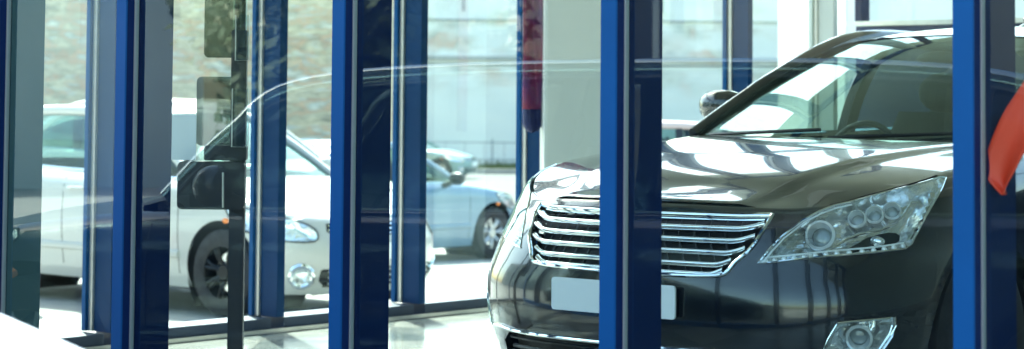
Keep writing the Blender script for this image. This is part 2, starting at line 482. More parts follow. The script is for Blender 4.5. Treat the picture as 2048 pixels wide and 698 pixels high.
def wheel(root, side, bw, lw, r=.33, spokes=7, rim='rim_silver', zc=.33):
    prof = [(r * .60, -.10), (r * .66, -.108), (r * .90, -.112), (r * .985, -.095), (r, -.06), (r, .06), (r * .985, .095), (r * .90, .112), (r * .66, .108), (r * .60, .10)]
    c = (lw * side, bw, zc)
    ty = MB().lathe(prof, c, 'X', 40).build('wheel', 'rubber', root, smooth=True)
    rm = MB(); o = 1 if side > 0 else -1
    rm.lathe([(r * .63, .10 * o), (r * .60, .085 * o), (r * .58, -.02 * o), (r * .56, -.08 * o)], c, 'X', 40)
    rm.lathe([(.001, .085 * o), (.05, .085 * o), (.065, .07 * o), (.07, .02 * o)], c, 'X', 20)
    for k in range(spokes):
        a = 2 * math.pi * k / spokes + .3
        for da in (-.12, .12):
            p0 = Vector((c[0] + .06 * o, c[1] + .05 * math.cos(a), c[2] + .05 * math.sin(a)))
            p1 = Vector((c[0] + .085 * o, c[1] + r * .6 * math.cos(a + da), c[2] + r * .6 * math.sin(a + da)))
            rm.tube([p0, (p0 + p1) / 2 + Vector((.012 * o, 0, 0)), p1], .013, 6)
    rm.build('rim', rim, ty, smooth=True)
    MB().lathe([(.05, .0), (r * .45, .0), (r * .45, .02 * o), (.05, .02 * o)], c, 'X', 24).build('brake_disc', 'satin_chrome', ty)
    well = MB().lathe([(.001, -.42 * o), (.388, -.42 * o), (.388, .0), (.383, .085 * o)], (side * lw, bw, zc), 'X', 28, R(-42), R(222))
    well.build('wheel_well', 'underbody', root, smooth=True)

def mirror(root, l, b, z, paint, side):
    rows = []
    for k in range(9):
        t = math.pi * k / 8; w = math.sin(t)
        rows.append([(side * (l + .12 - .12 * math.cos(t)), b + .055 * w * math.cos(a) * (1.3 if math.cos(a) < 0 else .8), z + .075 * w ** .6 * math.sin(a)) for a in [2 * math.pi * j / 14 for j in range(14)]])
    m = MB().grid(rows, closed=True).build('door_mirror', paint, root, smooth=True)
    MB().tube([(side * (l - .09), b + .02, z - .09), (side * (l + .03), b, z - .05)], .024, 8, 1.4).build('mirror_arm', 'black_plastic', m, smooth=True)

def patch_mesh(C, patch, off, off_fn=None):
    mb = {1: MB(), -1: MB()}
    for side, q in patch:
        mb[side].add([lift(C, s, z, off_fn(s, z) if off_fn else off, side) for s, z in q], [(0, 1, 2, 3)])
    return mb

def lamp_parts(root, C, poly, patch, gasket=.004, depth=.06, lens='lamp_lens', inner='reflector', name='headlight', rimmat='chrome'):
    out = {}
    for side in (1, -1):
        lens_mb = patch_mesh(C, [p for p in patch if p[0] == side], .003)[side]
        hl = lens_mb.build(name, lens, root, smooth=True, sharp=60)
        def bowl(s, z):
            d = nearest_on((s * 1.2, z), [(a * 1.2, b) for a, b in poly])[0]
            return -.004 - depth * min(1, d / .022)
        patch_mesh(C, [p for p in patch if p[0] == side], 0, bowl)[side].build('reflector_bowl', inner, hl, smooth=True, sharp=60)
        ring = [lift(C, s, min(z, C.ze(s)), .001, side) for s, z in poly] ; ring.append(ring[0]); ring.append(ring[1])
        MB().tube(ring, gasket, 6, cap=False).build('lamp_edge', rimmat, hl, smooth=True)
        out[side] = hl
    return out

def generic_car(name, label, base, G, paint, pos, yaw, zscale=1., rim='rim_silver', seats='seat_grey', glass=('car_glass', 'car_glass'), wheels=(.86, 3.45), cat='car', group=None, doors=((1.32, 2.68), (2.684, 3.42)), railmat=None, mirmat=None):
    root = empty(name, pos, yaw); tag(root, label, cat, group)
    root.scale = (1, 1, zscale)
    C = Shape(**base)
    lamp = smooth_poly([(.42, .64), (.50, .70), (.66, .745), (.84, .79), (1.0, .81), (.96, .70), (.84, .62), (.62, .575), (.44, .575)], 3)
    upper = [(-.2, .60), (.30, .60), (.36, .64), (.36, .69), (.30, .70), (-.2, .70)]
    lower = [(-.2, .25), (.36, .25), (.42, .30), (.40, .38), (-.2, .38)]
    fog = [(.53 + .075 * math.cos(a), .33 + .075 * math.sin(a)) for a in [2 * math.pi * k / 14 for k in range(14)]]
    regs = dict(lamp=lamp, upper=upper, lower=lower, fog=fog)
    pt = car_body(root, C, paint, wheels, regs, 1.0, doors=doors)
    lamp_parts(root, C, lamp, pt['lamp'], .007, .06, rimmat='black_plastic')
    lamp_parts(root, C, fog, pt['fog'], .020, .07, name='fog_light')
    for key, nbar in (('upper', 3), ('lower', 3)):
        gm = MB()
        for sd in (1, -1):
            m_ = patch_mesh(C, [p for p in pt[key] if p[0] == sd], -.03)[sd]; gm.add(m_.v, m_.f)
        g = gm.build('grille', 'mesh_black', root, smooth=True)
        z0, z1 = (.60, .70) if key == 'upper' else (.25, .38)
        bars = MB()
        for i in range(nbar):
            z = z0 + (z1 - z0) * (i + .5) / nbar; sm = .35
            bars.tube([lift(C, abs(s_), z, -.008, 1 if s_ >= 0 else -1) for s_ in [-sm + 2 * sm * k / 24 for k in range(25)]], .007, 6)
        bars.build('grille_bars', 'chrome' if key == 'upper' else paint, g, smooth=True)
    b = C.raw(0, .5)[1]
    MB().box((0, b - .012, .49), (.52, .012, .115)).build('number_plate', 'plate_white', root, bevel=.003)
    deck_surface(C, root, 'hood', paint, 0, G['rail'][0][1] - .02, [(0, 0), (.1, .02), (.5, .05), (1.5, .02)], bow=G['bulge'][0])
    deck_surface(C, root, 'boot_lid', paint, G['rail'][-1][1] - .1, C.L, [(0, 0.01), (C.L - .3, .02), (C.L, 0)], rows=12)
    greenhouse(root, C, dict(G, railmat=railmat or paint), paint, glass, seats=seats)
    for sd in (1, -1):
        for bw in wheels: wheel(root, sd, bw, .76, .31, 7, rim, .33 if bw < 2 else .33)
        mo = [lift(C, 1 + (b_ - C.b1) / (C.b2 - C.b1), .44, .004, sd) for b_ in [wheels[0] + .45 + k * (wheels[1] - wheels[0] - .9) / 12 for k in range(13)]]
        MB().tube(mo, .022, 8, 1.3).build('side_moulding', paint, root, smooth=True)
        mirror(root, .90, G['rail'][0][1] + .35, G['rail'][0][2] + .06, mirmat or paint, sd)
        s = .93 ; MB().ball(lift(C, 1.0, C.ze(1.0) - .18, .0, sd), (.012, .035, .02)).build('indicator', 'amber', root, smooth=True)
        p = C.F(2.55, .8)
        tl = MB().grid([[lift(C, 2.42 + .3 * i / 8, .66 + .2 * j / 5, .006, sd) for j in range(6)] for i in range(9)])
        tl.build('tail_light', 'red_lamp', root, smooth=True)
    MB().box((0, C.L / 2, .24), (1.45, C.L - .9, .12)).build('underbody', 'underbody', root)
    return root
G_HATCH = dict(rail=[(.73, 1.32, .97), (.66, 1.75, 1.22), (.57, 2.2, 1.42), (.56, 2.8, 1.46), (.56, 3.5, 1.44), (.60, 3.9, 1.28), (.68, 4.12, 1.05)], seg=(2, 4), bulge=(.22, .10, .04),
               windows=[(1.42, 2.48), (2.56, 3.45), (3.5, 3.95)], pillars=[(2.50, .10), (3.45, .10)])
G_SEDAN = dict(rail=[(.73, 1.38, .94), (.65, 1.85, 1.18), (.56, 2.3, 1.36), (.55, 2.8, 1.40), (.55, 3.2, 1.37), (.62, 3.6, 1.2), (.70, 3.95, .98)], seg=(2, 4), bulge=(.22, .10, .04),
               windows=[(1.48, 2.48), (2.56, 3.3)], pillars=[(2.50, .09), (3.35, .12)])

# ------------------------------------------------------------------ procedural surfaces of the setting
window_glass('hero_glass', (.60, .72, .69), 1.15)
def tex_mat(name, fn):
    m = bpy.data.materials.new(name); m.use_nodes = True; t = m.node_tree
    fn(t, t.nodes['Principled BSDF'], t.nodes.new('ShaderNodeTexCoord')); MATS[name] = m
def ramp(t, src, stops):
    r = t.nodes.new('ShaderNodeValToRGB'); e = r.color_ramp.elements
    while len(e) < len(stops): e.new(.5)
    for q, (p, c) in zip(e, stops): q.position = p; q.color = (*c, 1)
    t.links.new(src, r.inputs[0]); return r.outputs[0]
def mixc(t, f, a, b, mode='MIX'):
    m = t.nodes.new('ShaderNodeMix'); m.data_type = 'RGBA'; m.blend_type = mode
    for s, v in ((0, f), (6, a), (7, b)):
        if hasattr(v, 'is_output'): t.links.new(v, m.inputs[s])
        else: m.inputs[s].default_value = v if s == 0 else (*v, 1)
    return m.outputs[2]
def noise(t, tc, scale, det=5, stretch=None, out=0):
    n = t.nodes.new('ShaderNodeTexNoise'); n.inputs['Scale'].default_value = scale; n.inputs['Detail'].default_value = det
    if stretch:
        mp = t.nodes.new('ShaderNodeMapping'); mp.inputs['Scale'].default_value = stretch
        t.links.new(tc.outputs['Object'], mp.inputs[0]); t.links.new(mp.outputs[0], n.inputs[0])
    else: t.links.new(tc.outputs['Object'], n.inputs[0])
    return n.outputs[out]
def f_tiles(t, b, tc):
    br = t.nodes.new('ShaderNodeTexChecker'); br.inputs['Scale'].default_value = 1 / .6
    br.inputs['Color1'].default_value = (.27, .28, .26, 1); br.inputs['Color2'].default_value = (.12, .145, .145, 1)
    t.links.new(tc.outputs['Object'], br.inputs[0])
    gr = t.nodes.new('ShaderNodeTexBrick'); gr.offset = 0; gr.inputs['Scale'].default_value = 1; gr.inputs['Brick Width'].default_value = .6; gr.inputs['Row Height'].default_value = .6
    gr.inputs['Mortar Size'].default_value = .004; gr.inputs['Color1'].default_value = gr.inputs['Color2'].default_value = (1, 1, 1, 1); gr.inputs['Mortar'].default_value = (.45, .45, .43, 1)
    t.links.new(tc.outputs['Object'], gr.inputs[0])
    c = mixc(t, 1., br.outputs[0], gr.outputs[0], 'MULTIPLY')
    c = mixc(t, ramp(t, noise(t, tc, 3), [(.35, (0, 0, 0)), (.75, (.35, .35, .35))]), c, (.45, .44, .40))
    t.links.new(c, b.inputs['Base Color']); b.inputs['Roughness'].default_value = .16
tex_mat('floor_tiles', f_tiles)
def f_ground(t, b, tc):
    c = ramp(t, noise(t, tc, .35), [(.3, (.24, .24, .23)), (.5, (.38, .37, .34)), (.7, (.22, .22, .21))])
    c2 = mixc(t, ramp(t, noise(t, tc, 9), [(.45, (0, 0, 0)), (.7, (.5, .5, .5))]), c, (.28, .28, .27))
    t.links.new(c2, b.inputs['Base Color']); b.inputs['Roughness'].default_value = .9
tex_mat('lot_concrete', f_ground)
mat('asphalt', (.075, .08, .08), .9, noise=.3, nscale=2, col2=(.12, .12, .115))
mat('kerb_stone', (.42, .41, .38), .85, noise=.3)
mat('grass_green', (.06, .10, .025), .9, noise=.5, nscale=14, col2=(.12, .13, .05))
def f_pale(t, b, tc):
    sx = t.nodes.new('ShaderNodeSeparateXYZ'); t.links.new(tc.outputs['Object'], sx.inputs[0])
    base = ramp(t, noise(t, tc, .35, 6, (1, 1, 2.2)), [(.3, (.74, .77, .75)), (.5, (.80, .81, .78)), (.7, (.86, .85, .80))])
    # weathered paint marks in a band across the wall, rust and red lettering-like smears
    band = t.nodes.new('ShaderNodeMapRange'); band.inputs[1].default_value = .9; band.inputs[2].default_value = 2.1
    ab = t.nodes.new('ShaderNodeMath'); ab.operation = 'SUBTRACT'; t.links.new(sx.outputs[2], ab.inputs[0]); ab.inputs[1].default_value = 3.2
    a2 = t.nodes.new('ShaderNodeMath'); a2.operation = 'ABSOLUTE'; t.links.new(ab.outputs[0], a2.inputs[0])
    t.links.new(a2.outputs[0], band.inputs[0]); band.inputs[3].default_value = 1; band.inputs[4].default_value = 0
    spots = ramp(t, noise(t, tc, .55, 8, (1, 1, 2.5)), [(.46, (0, 0, 0)), (.66, (.7, .7, .7))])
    mm = t.nodes.new('ShaderNodeMath'); mm.operation = 'MULTIPLY'; t.links.new(band.outputs[0], mm.inputs[0]); t.links.new(spots, mm.inputs[1])
    tint = ramp(t, noise(t, tc, .8, 3), [(.35, (.30, .36, .34)), (.45, (.66, .62, .50)), (.52, (.40, .41, .33)), (.60, (.62, .36, .24)), (.70, (.55, .52, .40))])
    c = mixc(t, mm.outputs[0], base, tint)
    st = ramp(t, noise(t, tc, .18, 3), [(.54, (0, 0, 0)), (.62, (.5, .5, .5))])
    c = mixc(t, st, c, (.78, .66, .62))
    t.links.new(c, b.inputs['Base Color']); b.inputs['Roughness'].default_value = .9
tex_mat('pale_wall', f_pale)
def f_stone(t, b, tc):
    mp = t.nodes.new('ShaderNodeMapping'); mp.inputs['Rotation'].default_value = (R(90), 0, 0); t.links.new(tc.outputs['Object'], mp.inputs[0])
    br = t.nodes.new('ShaderNodeTexBrick'); br.inputs['Scale'].default_value = 1; br.inputs['Brick Width'].default_value = .34; br.inputs['Row Height'].default_value = .11; br.inputs['Mortar Size'].default_value = .012
    br.inputs['Color1'].default_value = (.84, .68, .44, 1); br.inputs['Color2'].default_value = (.34, .31, .22, 1); br.inputs['Mortar'].default_value = (.66, .58, .42, 1)
    br.inputs['Bias'].default_value = -.2
    t.links.new(mp.outputs[0], br.inputs[0])
    c = mixc(t, .62, br.outputs[0], ramp(t, noise(t, tc, 1.7, 5, (1, 1, 3)), [(.30, (.20, .19, .15)), (.42, (.76, .64, .44)), (.49, (.42, .38, .28)), (.56, (.70, .36, .22)), (.62, (.40, .42, .36)), (.72, (.92, .88, .78))]))
    c = mixc(t, ramp(t, noise(t, tc, 5, 2, (.35, 1, 2)), [(.60, (0, 0, 0)), (.66, (.7, .7, .7))]), c, (.62, .64, .58))
    t.links.new(c, b.inputs['Base Color']); b.inputs['Roughness'].default_value = .95
tex_mat('stone_wall', f_stone)
mat('beige_render', (.50, .44, .33), .9, noise=.25, nscale=.6)
mat('brown_render', (.62, .50, .36), .9, noise=.3, nscale=.6)
mat('grey_render', (.60, .66, .64), .9, noise=.2, nscale=.5)
mat('pale_paint', (.74, .76, .72), .6, noise=.06, nscale=1.5)
mat('navy_panel', (.012, .03, .10), .45, noise=.15, nscale=2)
mat('ceiling_grey', (.44, .46, .38), .8)
mat('wall_cream', (.26, .33, .33), .8, noise=.08, nscale=1)
mat('concrete_edge', (.45, .45, .43), .8, noise=.2)
mat('bark', (.09, .07, .05), .9, noise=.3)
mat('leaves', (.035, .06, .02), .7, noise=.5, nscale=3, col2=(.08, .11, .035))
mat('win_dark', (.03, .04, .045), .05, coat=1)
mat('steel_dark', (.05, .055, .06), .4, metal=.3)
mat('dark_sheet', (.05, .052, .045), .5)
mat('charcoal', (.012, .014, .02), .4)
mat('paper', (.86, .88, .86), .6)
mat('banner_red', (.28, .018, .05), .6, noise=.5, nscale=4, col2=(.06, .02, .13))
mat('flag_red', (.75, .055, .02), .5, noise=.1, nscale=4)
mat('banner_navy', (.01, .015, .09), .6)
mat('opal', (.78, .84, .80), .12, coat=1, trans=.3)
mat('plinth_rim', (.55, .68, .80), .3); mat('plinth_top', (.82, .80, .74), .4)

# ------------------------------------------------------------------ ground
def zg(Y):
    return smooth_interp(Y, [(-400, -.17), (9, -.17), (12, -.30), (15, -.42), (18, -.45), (22, -.65), (26, -.80), (40, -1.05), (70, -1.4), (90, -1.5), (1600, -1.5)])
Ys = [-400, -60, 0, 6, 9] + [9.5 + .5 * i for i in range(60)] + [42, 48, 55, 62, 70, 78, 90, 150, 400, 1600]
Ys = sorted(set(Ys))
g = MB().grid([[(x, y, zg(y)) for x in (-900, -60, -20, -8, 0, 8, 20, 60, 900)] for y in Ys]).build('ground', 'lot_concrete', smooth=True); tag(g, kind='structure')
rd = MB().grid([[(x, y, zg(y) + .012) for x in (-60, 0, 60)] for y in Ys if 33 <= y <= 70] + [[(x, 73, zg(70) - .02 + .012) for x in (-60, 0, 60)]]).build('road', 'asphalt', smooth=True); tag(rd, kind='structure')
kb = MB().box((0, 73.1, -1.36), (120, .2, .25)).build('kerb', 'kerb_stone'); tag(kb, kind='structure')
gp = MB().grid([[(x, y, -1.33 + .02 * math.sin(x * 3 + y)) for x in range(-60, 61, 2)] for y in (73.2, 75, 77, 79, 81.4)]).build('grass', 'grass_green'); tag(gp, kind='stuff')
# sea of small blades along the verge
bl = MB()
for k in range(3500):
    x = random.uniform(-12, 16); y = random.uniform(73.3, 80); h = random.uniform(.08, .3); dx = random.uniform(-.1, .1)
    bl.add([(x, y, -1.32), (x + .05, y, -1.32), (x + .02 + dx, y, -1.32 + h)], [(0, 1, 2)])
o = bl.build('tall_grass', 'grass_green', weld=False); tag(o, kind='stuff')

# ------------------------------------------------------------------ showroom shell
K = Vector((-3.237, 8.464, 0)); T = Vector((.7385, -.6743, 0)).normalized(); U = Vector((.6743, .7385, 0)).normalized()
P0 = Vector((-1.228, 6.63, 0)); LT, LU, HT = 9.0, 8.35, 4.6
RZT = math.atan2(T.y, T.x); RZU = math.atan2(U.y, U.x)
def quad_slab(p0, p1, p2, p3, z0, z1):
    vs = [(p.x, p.y, z) for z in (z0, z1) for p in (p0, p1, p2, p3)]
    return MB().add(vs, [(3, 2, 1, 0), (4, 5, 6, 7), (0, 1, 5, 4), (1, 2, 6, 5), (2, 3, 7, 6), (3, 0, 4, 7)])
C0, C1, C2, C3 = K - .08 * T - .08 * U, K + (LT + .1) * T - .08 * U, K + (LT + .1) * T + (LU + .1) * U, K - .08 * T + (LU + .1) * U
fo = quad_slab(C0, C1, C2, C3, -.6, 0); fl_ = fo.build('floor', 'floor_tiles'); tag(fl_, kind='structure')
e = .5
ceil = quad_slab(C0 - e * T - e * U, C1 + e * T - e * U, C2 + e * T + e * U, C3 - e * T + e * U, HT, HT + .35).build('ceiling', 'ceiling_grey'); tag(ceil, kind='structure')
w = MB(); c = K + (LT + .02) * T + (LU / 2) * U; w.box((c.x, c.y, HT / 2 + .001), (.12, LU, HT - .004), RZT)
o = w.build('wall', 'wall_cream'); tag(o, kind='structure')

def hit_plane(px, P, d, py=300):
    """distance along direction d from P of the point of the vertical plane (P, d) seen in photo column px"""
    r = CAMROT.to_3x3() @ Vector(((px - 1024) / FPX, -(py + 9) / FPX, -1)); n = Vector((-d.y, d.x, 0))
    t = P.dot(n) / Vector((r.x, r.y, 0)).dot(n); q = Vector((r.x, r.y, 0)) * t
    return (q - P).dot(d)
def local_box(mb, P, d, s0, s1, n, n0, n1, z0, z1):
    a = P + d * s0 + n * n0; b = P + d * s1 + n * n0; c = P + d * s1 + n * n1; e = P + d * s0 + n * n1
    vs = [(p.x, p.y, z) for z in (z0, z1) for p in (a, b, c, e)]
    return mb.add(vs, [(3, 2, 1, 0), (4, 5, 6, 7), (0, 1, 5, 4), (1, 2, 6, 5), (2, 3, 7, 6), (3, 0, 4, 7)])

# near facade: painted mullions, outer cap, grey gasket, deep inner box; s = left edge of the cap
near_s = [hit_plane(px, K - U * .032, T, 349) for px in (-27, 227, 660, 1199, 1905)]
near_s = [near_s[0] - 1.0] + near_s + [near_s[-1] + 1.0, near_s[-1] + 2.0, near_s[-1] + 3.0]
near_s = [s for s in near_s if s < LT - .15]
near = empty('glass_facade', K)
tag(near, 'near glazed front with bright blue mullions, between the camera and the black car', 'facade')
near.location = (0, 0, 0)
for s in near_s:
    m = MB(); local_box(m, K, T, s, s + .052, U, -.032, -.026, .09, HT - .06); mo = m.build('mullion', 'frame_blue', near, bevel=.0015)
    m = MB(); local_box(m, K, T, s + .001, s + .051, U, -.0258, 0, .09, HT - .06); m.build('cap_side_shade', 'frame_navy', mo)  # shade on the cap's side put into its darker navy colour
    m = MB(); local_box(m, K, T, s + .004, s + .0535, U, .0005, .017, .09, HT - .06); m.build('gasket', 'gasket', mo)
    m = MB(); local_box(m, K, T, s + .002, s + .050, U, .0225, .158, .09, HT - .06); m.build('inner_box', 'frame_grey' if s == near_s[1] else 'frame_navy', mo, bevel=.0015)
for z0, z1 in ((0.002, .088), (HT - .058, HT - .004)):
    m = MB(); local_box(m, K, T, .06, LT - .06, U, -.03, .15, z0, z1); m.build('rail', 'frame_blue', near, bevel=.002)
for a_, b_ in zip([.06] + near_s, near_s + [LT - .06]):
    m = MB(); local_box(m, K, T, a_ + (.054 if a_ != .06 else 0), b_ - .0005, U, .006, .014, .085, HT - .058)
    m.build('pane', 'facade_glass', near)
# far facade
far_s = [hit_plane(px, K, U, 349) for px in (187, 518, 801, 1047, 1262, 1458, 1630)]
far = empty('window_wall', (0, 0, 0))
tag(far, 'far glazed side of the showroom with navy mullions edged in pale metal, parked cars seen through it', 'facade')
for s in [far_s[0] - 1.0] + far_s:
    wht = s == far_s[-1]
    m = MB(); local_box(m, K, U, s - .03, s + .030, T, -.035, -.004, .075, HT - .06); mo = m.build('mullion', 'pale_paint' if wht else 'frame_blue', far, bevel=.0015)
    m = MB(); local_box(m, K, U, s - .012, s + .050, T, -.0035, .022, .075, HT - .06); m.build('edge_strip', 'aluminium', mo)
    m = MB(); local_box(m, K, U, s + .0, s + .050, T, .0225, .150, .075, HT - .06); m.build('inner_box', 'pale_paint' if wht else 'frame_far', mo, bevel=.0015)
for z0, z1, mt_ in ((0.002, .073, 'rail_dark'), (2.62, 2.70, 'frame_far'), (HT - .058, HT - .004, 'frame_far')):
    ss = [.06] + [far_s[0] - 1.0] + far_s + [LU - .06]
    for a_, b_ in zip(ss, ss[1:]):
        m = MB(); local_box(m, K, U, a_ + (.0505 if a_ != .06 else 0), b_ - .031, T, -.03, .145, z0, z1); m.build('rail', mt_, far, bevel=.002)
m = MB(); local_box(m, K, U, .06, LU - .06, T, .1505, .168, .002, .022); m.build('floor_strip', 'aluminium', far)
m = MB(); local_box(m, K, U, .06, LU - .06, T, -.14, -.031, -.02, .03); m.build('outer_sill', 'aluminium', far)
ss = [.06] + [far_s[0] - 1.0] + far_s + [LU - .06]
for a_, b_ in zip(ss, ss[1:]):
    m = MB(); local_box(m, K, U, a_ + (.0505 if a_ != .06 else 0), b_ - .031, T, .002, .010, .07, HT - .058); m.build('pane', 'far_glass', far)
# back wall: navy dado with glazing above
bk = empty('back_screen', (0, 0, 0)); tag(bk, 'low navy wall with clear glazing above it at the back of the showroom', 'partition')
B0 = K + LU * U
m = MB(); local_box(m, B0, T, .05, LT - .06, U, -.05, .05, .002, 1.70); m.build('dado', 'navy_panel', bk, bevel=.004)
m = MB(); local_box(m, B0, T, .05, LT - .06, U, -.07, .06, 1.702, 1.735); m.build('capping', 'aluminium', bk)
k = .05
while k < LT - .1:
    m = MB(); local_box(m, B0, T, k, k + .05, U, -.06, .05, 1.737, HT - .004); m.build('mullion', 'frame_navy', bk); k += 1.5
m = MB(); local_box(m, B0, T, .10, LT - .06, U, .052, .06, 1.737, HT - .004); m.build('pane', 'far_glass', bk)
# corner post
m = MB(); local_box(m, K, T, -.06, .055, U, -.06, .055, .002, HT - .004); o = m.build('corner_post', 'frame_blue', bevel=.003)
tag(o, 'blue square post where the two glass walls of the showroom meet', 'post')
# pillar standing inside in front of the far glass
a = at(1085, 300, 11.7); b = at(1207, 300, 11.55)
pc = (a + b) / 2; wd = (b - a).length
o = MB().box((pc.x, pc.y + .1, HT / 2), (wd * .93, .30, HT - .008), R(4)).build('pillar', 'pale_paint', bevel=.012)
tag(o, 'plain white square pillar inside the showroom behind the black car grille', 'pillar')
# ceiling light panels
mat('light_panel', (.75, .76, .74), .35)
first = None
for i in range(3):
    for j in range(3):
        p = K + T * (1.8 + 2.6 * i) + U * (1.5 + 2.6 * j)
        if first is None:
            first = MB().box((0, 0, 0), (1.2, .3, .06), 0).build('ceiling_light', 'light_panel', bevel=.006)
            for q in (-1, 1): MB().box((0, .16 * q, -.004), (1.22, .02, .07)).build('frame', 'aluminium', first)
            o = first
        else:
            o = first.copy(); COL.objects.link(o)
            for ch in first.children:
                c_ = ch.copy(); COL.objects.link(c_); c_.parent = o
        o.location = (p.x, p.y, HT - .034); o.rotation_euler = (0, 0, RZU)
        tag(o, 'long switched off ceiling light panel in the showroom ceiling', 'ceiling light', 'ceiling light panels')

# ------------------------------------------------------------------ inside: brochure stand, plinth, red things, lamp
YS = 8.0
st = empty('brochure_stand', (0, 0, 0)); p = at(470, 600, YS)
tag(st, 'dark steel brochure stand with charcoal trays and clear acrylic pockets behind the left glass panes', 'brochure stand')
mb = MB(); mb.box((p.x, YS + .03, .72), (.058, .05, 1.42)); mb.build('post', 'charcoal', st, bevel=.004)
mb = MB().box((p.x, YS + .03, 1.02 + .9), (.05, .03, 1.0)); mb.build('upper_post', 'acrylic', st)
mb = MB().lathe([(.001, .002), (.24, .002), (.24, .02), (.21, .03), (.001, .03)], (p.x, YS + .03, 0), 'Z', 32); mb.build('base', 'charcoal', st, smooth=True)
def panel(name, x0, y0, x1, y1, m, dy=0., th=.02, r=.02, yaw=0.):
    a, b = at(x0, y0, YS + dy), at(x1, y1, YS + dy); cx, cz = (a.x + b.x) / 2, (a.z + b.z) / 2; w_, h_ = abs(b.x - a.x) / 2, abs(a.z - b.z) / 2
    pts = []
    for sx, sz, a0 in ((w_ - r, h_ - r, 0), (-w_ + r, h_ - r, 90), (-w_ + r, -h_ + r, 180), (w_ - r, -h_ + r, 270)):
        for k in range(5): pts.append((cx + sx + r * math.cos(R(a0 + 22.5 * k)), cz + sz + r * math.sin(R(a0 + 22.5 * k))))
    n = len(pts); y0_, y1_ = YS + dy - th / 2, YS + dy + th / 2
    vs = [(x, y0_, z) for x, z in pts] + [(x, y1_, z) for x, z in pts]
    return MB().add(vs, [tuple(range(n))[::-1], tuple(range(n, 2 * n))] + [(i, (i + 1) % n, n + (i + 1) % n, n + i) for i in range(n)]).build(name, m, st)
window_glass('smoked_acrylic', (.27, .29, .27), 1.2)
tray = panel('tray', 357, 322, 490, 419, 'charcoal', 0, .05, .02)
panel('tray', 410, 290, 494, 321, 'charcoal', .01, .05, .008)
panel('smoked_panel', 410, -20, 490, 116, 'smoked_acrylic', .03, .008)
panel('smoked_panel', 394, 153, 476, 292, 'smoked_acrylic', .035, .008)
for q in ((472, 30, 498, 121), (465, 177, 496, 294)):
    po = panel('pocket', *q, 'acrylic', -.05, .004, .004)
    a, b = at(q[0], q[1], YS - .055), at(q[2], q[3], YS - .055)
    MB().tube([(a.x, a.y, a.z), (a.x, a.y, b.z), (b.x, a.y, b.z), (b.x, a.y, a.z)], .0022, 5).build('pocket_edge', 'aluminium', po)
MB().tube([at(446, 345, YS - .05), at(446, 415, YS - .05)], .004, 6).build('tray_edge', 'aluminium', tray)
panel('white_board', 342, 228, 392, 320, 'paper', .03, .012, .008)
MB().box((at(375, 340, YS).x, YS + .045, at(375, 322, YS).z - .03), (.03, .012, .10)).build('board_arm', 'charcoal', st)

# white counter outside, its corner reaching into the lower left of the view
z = .84
a, b = at(0, 629, (EYE - z) * FPX / 429), at(163, 698, (EYE - z) * FPX / 498)
a.z = b.z = z; d = (b - a).normalized(); n = Vector((d.y, -d.x, 0))
if n.x > 0: n = -n
pl = empty('counter', (0, 0, 0)); tag(pl, 'white counter with a pale blue rim outside the glass, lower left corner of the view', 'counter')
m = MB(); local_box(m, a, d, -.25, .95, n, .03, .15, -.17, z - .042); m.build('base', 'plinth_top', pl, bevel=.01)
m = MB(); local_box(m, a, d, -.3, 1.0, n, 0, .035, z - .04, z); m.build('rim', 'plinth_rim', pl, bevel=.006)
m = MB(); local_box(m, a, d, -.3, 1.0, n, .0355, .16, z - .04, z - .006); m.build('top', 'plinth_top', pl, bevel=.004)

# red container seen past the leftmost mullion
p = at(44, 560, 15.4); z0 = zg(15.4)
o = MB().lathe([(.001, .0), (.07, .0), (.10, .06), (.125, .18), (.13, .30), (.115, .42), (.08, .49), (.001, .50)], (0, 0, 0), 'Z', 28).build('planter_pot', 'banner_red', smooth=True); o.location = (p.x, 15.4, z0)
MB().tube([(.09 * math.cos(t), .09 * math.sin(t), .49) for t in [2 * math.pi * k / 24 for k in range(25)]], .012, 8, cap=False).build('rim', 'banner_red', o, smooth=True)
tag(o, 'red rounded container outside, just peeking out right of the leftmost grey mullion', 'container')

# red and navy feather banner outside the far glass
yb = 11.72
def banner(name, cx_px, w_px, top_px, bot_px, Y, label, cat, split):
    a, b = at(cx_px - w_px / 2, top_px, Y), at(cx_px + w_px / 2, bot_px, Y); cx = (a.x + b.x) / 2; w_ = (b.x - a.x) / 2
    root = empty(name, (0, 0, 0)); tag(root, label, cat)
    def sheet(z0, z1, round_):
        rows = []
        for k in range(17):
            z = z0 + (z1 - z0) * k / 16; ww = w_
            if round_ and z < z0 + w_ * 1.2: u = 1 - (z - z0) / (w_ * 1.2); ww = w_ * math.sqrt(max(.0004, 1 - u * u))
            rows.append([(cx + ww * (-1 + 2 * j / 10), Y + .03 * math.sin(z * 3 + j * .6), z) for j in range(11)])
        return MB().grid(rows)
    zs = b.z + (a.z - b.z) * split
    sheet(zs, a.z, False).build('cloth', 'banner_red', root, smooth=True, thick=.006)
    sheet(b.z, zs, True).build('hem', 'banner_navy', root, smooth=True, thick=.006)
    MB().tube([(cx + w_ + .01, Y, zg(Y) if Y > 12 else 0), (cx + w_ + .01, Y, a.z)], .014, 8).build('pole', 'aluminium', root, smooth=True)
banner('feather_banner', 1066, 36, -120, 265, yb, 'narrow red banner with a navy rounded foot hanging left of the white pillar', 'banner', .12)
